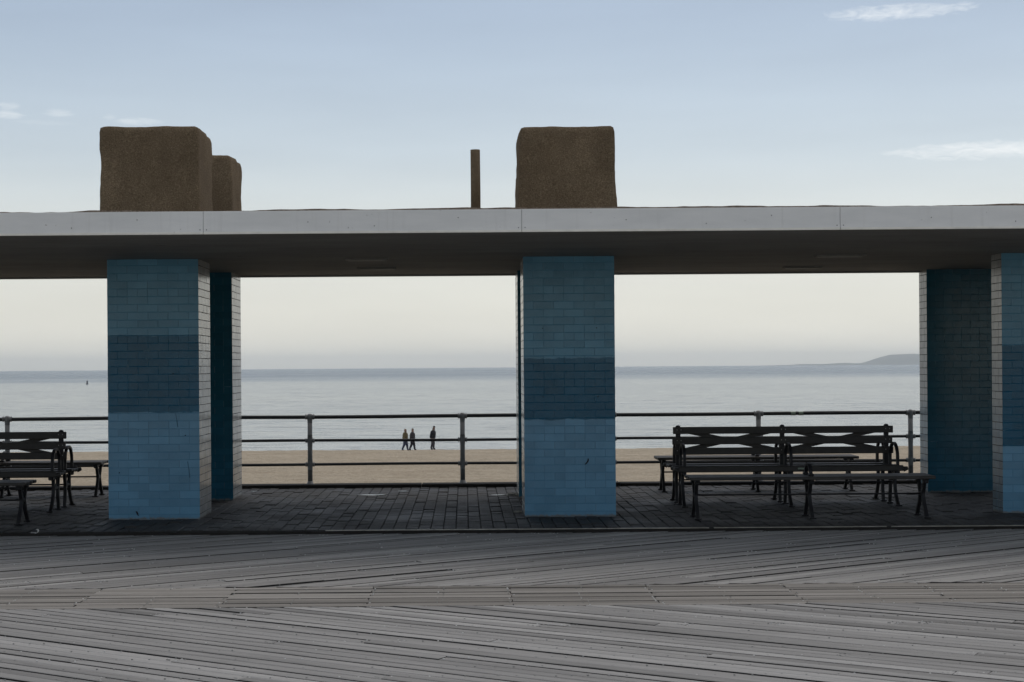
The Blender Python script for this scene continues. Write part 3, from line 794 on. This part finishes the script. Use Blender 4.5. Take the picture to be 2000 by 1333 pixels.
def bench_backless(loc, label):
    t = thing('backless_bench', loc, label, 'bench', 'backless slatted benches')
    bm_ = board(2 * BL, .106, .036).mesh('seat_board', MT['slat'])
    for i in range(4): link('seat_board', bm_, t, None, (random.gauss(0, .003), -.174 + i * .116, .446 + random.gauss(0, .0012)))
    for X in (-1.25, 0, 1.25):
        l1 = leg(spline([(-.125, .425), (-.085, .33), (-.052, .255), (-.085, .16), (-.155, .06), (-.19, .0)])); l2 = leg(spline([(.125, .425), (.085, .33), (.052, .255), (.085, .16), (.155, .06), (.19, .0)]))
        l1.build('leg', MT['iron'], t, loc=(X, 0, 0)); l2.build('leg', MT['iron'], t, loc=(X, 0, 0))
        m_ = MB(); m_.box((0, 0, .418), (.05, .40, .018), .004); m_.box((0, -.14, .40), (.055, .07, .045), .008); m_.box((0, .14, .40), (.055, .07, .045), .008)
        m_.box((0, 0, .255), (.034, .10, .05), .008)
        ring = [(0, .034 * math.cos(a), .325 + .034 * math.sin(a)) for a in lin(0, 2 * math.pi, 12)]; m_.tube(ring, .008, 6, False)
        m_.build('bracket', MT['iron'], t, loc=(X, 0, 0))
    m_ = MB(); m_.tube([(-1.25, 0, .255), (1.25, 0, .255)], .010, 8); m_.build('stretcher', MT['iron'], t, True)
    m_ = hoop(-.125, .125, .462, .59, .03, .036); m_.box((0, -.135, .478), (.055, .07, .03), .008); m_.box((0, .135, .478), (.055, .07, .03), .008); m_.build('armrest', MT['iron'], t)
    return t
def bench_double(loc, label):
    t = thing('double_bench', loc, label, 'bench', 'back to back slatted benches')
    sb = board(2 * BL + .05, .106, .034).mesh('seat_board', MT['slat'])
    fb = MB(); fb.box((0, 0, 0), (2 * BL, .036, .070), .010); fb.tube([(BL + .0, 0, -.012), (BL + .05, 0, 0)], [.034, .022], 8); fb.tube([(-BL, 0, -.012), (-BL - .05, 0, 0)], [.034, .022], 8)
    fbm = fb.mesh('seat_board', MT['slat'])
    for s in (-1, 1):
        for y in (-.175, -.290, -.405): link('seat_board', sb, t, None, (random.gauss(0, .003), s * y * 1.0, .455 - .02 * (abs(y) - .175) / .2 + (.012 if y < -.4 else 0)))
        link('seat_board', fbm, t, None, (0, s * -.500, .448))
    bb = board(2 * BL, .030, .086).mesh('back_board', MT['slat'])
    for z in (.893, .764, .641): link('back_board', bb, t, None, (random.gauss(0, .004), -.038, z), (0, random.gauss(0, .0008), 0))
    for c in (-.635, .635):
        for sg in (1, -1):
            m_ = MB(); m_.box((0, 0, 0), (1.25, .022, .052), .003, Matrix.Rotation(sg * math.atan2(.255, 1.20), 3, 'Y')); m_.build('brace', MT['slat'], t, loc=(c, .000 if sg > 0 else .0235, .768))
    bolts = MB()
    for X in (-1.27, 0, 1.27):
        m_ = MB(); m_.box((0, 0, .66), (.058, .026, .50), .004)
        m_.tube([(-.0, .0, .90), (0, 0, .93), (0, 0, .95), (0, 0, .957)], [.030, .034, .026, .008], 10); m_.build('post', MT['iron'], t, loc=(X, -.0005, 0))
        for s in (-1, 1):
            leg([(s * y, z) for y, z in spline([(-.40, .43), (-.375, .33), (-.385, .20), (-.45, .08), (-.53, 0)])]).build('leg', MT['iron'], t, loc=(X, 0, 0))
            leg([(s * y, z) for y, z in spline([(-.13, .43), (-.17, .30), (-.175, .18), (-.155, .08), (-.14, 0)])]).build('leg', MT['iron'], t, loc=(X, 0, 0))
            m_ = MB(); m_.box((0, s * -.29, .425), (.042, .44, .022), .004); m_.box((0, s * -.47, .40), (.06, .07, .05), .01); m_.box((0, s * -.27, .27), (.03, .22, .03), .006)
            ring = [(0, s * -.275 + .05 * math.cos(a), .345 + .05 * math.sin(a)) for a in lin(0, 2 * math.pi, 14)]; m_.tube(ring, .010, 6, False); m_.build('bracket', MT['iron'], t, loc=(X, 0, 0))
            h = hoop(-.46, -.13, .45, .738) if s < 0 else hoop(.13, .46, .45, .738)
            h.build('armrest', MT['iron'], t, loc=(X + .012, 0, 0))
        for z in (.893, .764, .641):
            for dx in (-.018, .03): bolts.tube([(X + dx, -.050, z + .008), (X + dx, -.0565, z + .008)], .0045, 6)
    bolts.build('bolts', MT['screw'], t, kind='stuff')
    for s in (-1, 1):
        m_ = MB(); m_.tube([(-1.27, s * .27, .27), (1.27, s * .27, .27)], .010, 8); m_.build('stretcher', MT['iron'], t, True)
    m_ = MB(); m_.box((.13, -.5195, .452), (.10, .004, .022), .001); m_.build('nameplate', MT['plate'], t)
    return t
AX, AY, BY_, CY = 3.80, 17.27, 19.10, 21.03
a_ = bench_backless((AX, AY, .012), 'nearest backless dark bench at right, with a small hoop in its middle')
b_ = bench_double((3.885, BY_, .012), 'double bench with crossed back braces between the right backless benches')
c_ = copy_tree(a_); c_.location = (3.915, CY, .012); c_['label'] = 'far backless bench at right, by the railing behind the double bench'
d_ = copy_tree(a_); d_.location = (-6.12, AY - .02, .012); d_['label'] = 'nearest backless dark bench at the left edge, only its end visible'
e_ = copy_tree(b_); e_.location = (-6.18, BY_ - .03, .012); e_['label'] = 'double bench with hoop arms cut off by the left edge'
f_ = copy_tree(a_); f_.location = (-6.14, CY - .1, .012); f_['label'] = 'far backless bench at left, its end meeting the left pillar'
for x in (d_, e_, f_): x.rotation_euler = (0, 0, 0)

# ------------------------------------------------------------------ litter
x, y = -4.455, 16.27
m_ = MB(); pts = [(.022 * math.cos(a), .022 * math.sin(a) * .6, .02 + .018 * math.sin(a)) for a in lin(-1.9, 1.7, 10)]; m_.flat(pts, .030, .002, (.2, 1, .1)); m_.box((-.03, .0, .004), (.05, .03, .003))
o = m_.build('paper_scrap', MT['paper'], None, loc=(x, y, .004)); tag(o, 'curled white scrap lying on the paving edge at left', 'litter')
def crumple(px, py, r, label, mat):
    x, y = fromv(px, py); bm_ = bmesh.new(); bmesh.ops.create_icosphere(bm_, subdivisions=3, radius=1)
    for v in bm_.verts:
        d = 1 + .45 * noise.noise(v.co * 2.2 + Vector((px, 0, 0))) + .25 * noise.noise(v.co * 6)
        v.co = Vector((v.co.x * r * d * 1.3, v.co.y * r * d, max(-.2, v.co.z) * r * .55 * d))
    me = bpy.data.meshes.new('crumpled_litter'); bm_.to_mesh(me); bm_.free(); me.materials.append(mat)
    o = link('crumpled_litter', me, None, None, (x, y, .010 + r * .1)); tag(o, label, 'litter', 'bits of litter on the paving')
crumple(1002, 970, .060, 'pale crumpled litter beside the foot of the middle rear pillar', MT['litter'])
crumple(1011, 1003, .035, 'small grey crumpled litter beside the foot of the middle pillar', MT['litter'])

# ------------------------------------------------------------------ buoy
bx, bd = (170 - 905) / 3055 * 760, 760
m_ = MB(); m_.tube([(0, 0, -.4), (0, 0, 0), (0, 0, .35), (0, 0, .5), (0, 0, 1.1), (0, 0, 1.5), (0, 0, 1.75)], [.35, .6, .62, .35, .30, .42, .1], 12)
o = m_.build('buoy', MT['buoy'], None, True, loc=(bx, bd, SEA_Z)); tag(o, 'tiny dark buoy afloat far out on the sea', 'buoy')

# ------------------------------------------------------------------ people
def cloth(name, c, rough=.85): return simple(name, c, rough, 0, .2, 12)
def skinned(verts, edges, root, levels=2):
    me = bpy.data.meshes.new('sk'); me.from_pydata([v[:3] for v in verts], edges, []); o = bpy.data.objects.new('sk', me); COL.objects.link(o)
    o.modifiers.new('s', 'SKIN'); sv = me.skin_vertices[0].data
    for i, v in enumerate(verts):
        r = v[3]; sv[i].radius = (r, v[4] if len(v) > 4 else r); sv[i].use_root = (i == root)
    ss = o.modifiers.new('u', 'SUBSURF'); ss.levels = levels; ss.render_levels = levels
    dg = bpy.context.evaluated_depsgraph_get(); ev = o.evaluated_get(dg); nm = bpy.data.meshes.new_from_object(ev)
    bpy.data.objects.remove(o); nm.polygons.foreach_set('use_smooth', [True] * len(nm.polygons)); return nm
def person(loc, rz, H, label, stride, arms, hair_kind, coat_c, trouser_c, skin_c=(.20, .12, .09), hair_c=(.02, .016, .013), lean=0.0, coat_low=.80, hood=False):
    """faces local +x; one continuous body, coat and hair as its children"""
    k = H / 1.75
    V = []; E = []
    def v(x, y, z, r, r2=None):
        g_ = 1.75 if r > .03 else 1.3
        V.append((x * k, y * k, z * k, r * k * g_, (r2 or r) * k * g_)); return len(V) - 1
    def chain(*ids):
        for a, b in zip(ids, ids[1:]): E.append((a, b))
    pel = v(0, 0, .93, .125, .15); wai = v(.005, 0, 1.08, .115, .14); che = v(.01 + lean, 0, 1.28, .125, .17); nec = v(.015 + lean, 0, 1.47, .058)
    hd0 = v(.035 + lean * 1.4, 0, 1.56, .080, .072); hd1 = v(.045 + lean * 1.5, 0, 1.655, .088, .078)
    chain(pel, wai, che, nec, hd0, hd1)
    nose = v(.128 + lean * 1.5, 0, 1.615, .018); E.append((hd1, nose))
    for s in (1, -1):
        st = stride * s
        hip = v(0, .09 * s, .87, .098); kn = v(st * .42 + (.05 if st > 0 else .03), .09 * s, .50, .062); an = v(st * .95 - (.0 if st > 0 else .05), .085 * s, .09, .042)
        to = v(st * .95 + .14 - (.0 if st > 0 else .05), .095 * s, .035 if st >= 0 else .05, .036); chain(pel, hip, kn, an, to)
        sh = v(.0 + lean, .185 * s, 1.40, .064); chain(che, sh)
        if arms == 'pocket':
            el = v(-.06 + lean * .6 + (.16 if s < 0 else 0), .29 * s, 1.13, .047); wr = v(.10, .20 * s, .97, .036); ha = v(.13, .16 * s, .92, .038); chain(sh, el, wr, ha)
        else:
            sw = -st * .55
            el = v(sw * .35 - .03, .23 * s, 1.13, .046); wr = v(sw + .06, .23 * s, .90, .033); chain(sh, el, wr)
            pa = v(sw + .075, .23 * s, .85, .034, .02); chain(wr, pa)
            for f in range(4):
                fx = sw + .05 + .018 * f; a1 = v(fx + .005, .23 * s, .80, .009); a2 = v(fx + .012, .222 * s, .765 - .008 * (f in (1, 2)), .008); chain(pa, a1, a2)
            th = v(sw + .115, .225 * s, .83, .010); t2 = v(sw + .125, .222 * s, .795, .009); chain(pa, th, t2)
    nm = skinned(V, E, 0)
    mats = [cloth('trousers', trouser_c), cloth('coat', coat_c), cloth('skin', skin_c, .6), cloth('shoe', (.02, .018, .016))]
    for m_ in mats: nm.materials.append(m_)
    for p in nm.polygons:
        z = p.center.z / k; p.material_index = 3 if z < .07 else 0 if z < .95 and abs(p.center.y) / k < .17 or z < .74 else 1 if z > .93 and z < 1.475 else 2 if z >= 1.475 or z < .9 else 1
    t = link('person', nm, None, None, loc, (0, 0, rz)); tag(t, label, 'person', 'people walking along the beach'); nm.name = 'body'
    # coat: hangs from the shoulders, flares at the hem
    cv = [(0, 0, coat_low * k, .150 * k, .185 * k), (0, 0, .98 * k, .145 * k, .18 * k), ((.01 + lean * .5) * k, 0, 1.15 * k, .140 * k, .175 * k), ((.01 + lean) * k, 0, 1.34 * k, .138 * k, .20 * k), ((.012 + lean) * k, 0, 1.47 * k, .080 * k, .09 * k)]
    cv = [(a, b, c, d * 1.68, e * 1.62) for a, b, c, d, e in cv]
    cm = skinned(cv, [(0, 1), (1, 2), (2, 3), (3, 4)], 0); cm.materials.append(mats[1]); link('coat', cm, t)
    hx, hz = (.045 + lean * 1.5) * k, 1.655 * k
    hm = MB()
    bm_ = bmesh.new(); bmesh.ops.create_icosphere(bm_, subdivisions=3, radius=1)
    for q in bm_.verts:
        if hair_kind == 'long': q.co = Vector((hx - .025 * k + q.co.x * .098 * k, q.co.y * .10 * k, hz - .03 * k + q.co.z * (.10 if q.co.z > 0 else .20) * k * (1 + .06 * noise.noise(q.co * 3))))
        elif hair_kind == 'cap': q.co = Vector((hx - .004 * k + q.co.x * (.118 if q.co.x > 0 and q.co.z < .2 else .100) * k, q.co.y * .093 * k, hz + .035 * k + max(q.co.z, -.15) * .085 * k))
        else: q.co = Vector((hx - .018 * k + q.co.x * .094 * k, q.co.y * .092 * k, hz + .012 * k + q.co.z * .092 * k))
    me = bpy.data.meshes.new('hair'); bm_.to_mesh(me); bm_.free(); me.materials.append(cloth('hair', hair_c)); me.polygons.foreach_set('use_smooth', [True] * len(me.polygons))
    link('cap' if hair_kind == 'cap' else 'hair', me, t)
    return t
def gz(x, y): return beach_z(x, y) - .01
def at(px, D=122.0): return ((px - 905) - 1.2) * D / 3055
X = at(845); person((X, 122, gz(X, 122)), 0, 1.83, 'person in a black jacket and cap walking alone, hands in pockets', .07, 'pocket', 'cap', (.012, .014, .020), (.05, .05, .06), lean=.05, hair_c=(.008, .008, .010))
X = at(791.5); person((X, 122, gz(X, 122)), 0, 1.74, 'person in an olive brown coat and blue jeans with light brown hair', .20, 'swing', 'long', (.13, .10, .045), (.045, .06, .11), hair_c=(.16, .10, .055), coat_low=.82)
X = at(806); person((X, 121.4, gz(X, 121.4)), 0, 1.72, 'person in a dark jacket and dark trousers beside the olive coat', .19, 'swing', 'short', (.035, .03, .035), (.014, .015, .022), hair_c=(.10, .08, .06))

# ------------------------------------------------------------------ haze
hz = MB(); hz.box((0, 6400, 46.5), (15000, 15800, 107))     # from below the sea to above the hill
hm = bpy.data.materials.new('sea_haze'); hm.use_nodes = True; nt = hm.node_tree; nt.nodes.clear()
ho = nt.nodes.new('ShaderNodeOutputMaterial'); pv = nt.nodes.new('ShaderNodeVolumePrincipled')
pv.inputs['Color'].default_value = (.99, .995, 1.0, 1); pv.inputs['Density'].default_value = 1.0e-4; pv.inputs['Anisotropy'].default_value = 0.85
nt.links.new(pv.outputs[0], ho.inputs['Volume'])
HAZE = hz.build('haze', hm, None, False, 'stuff')
SC.render.engine = 'CYCLES'
SC.cycles.use_denoising = True
SC.cycles.max_bounces = 8; SC.cycles.volume_bounces = 8
SC.cycles.caustics_reflective = False; SC.cycles.caustics_refractive = False
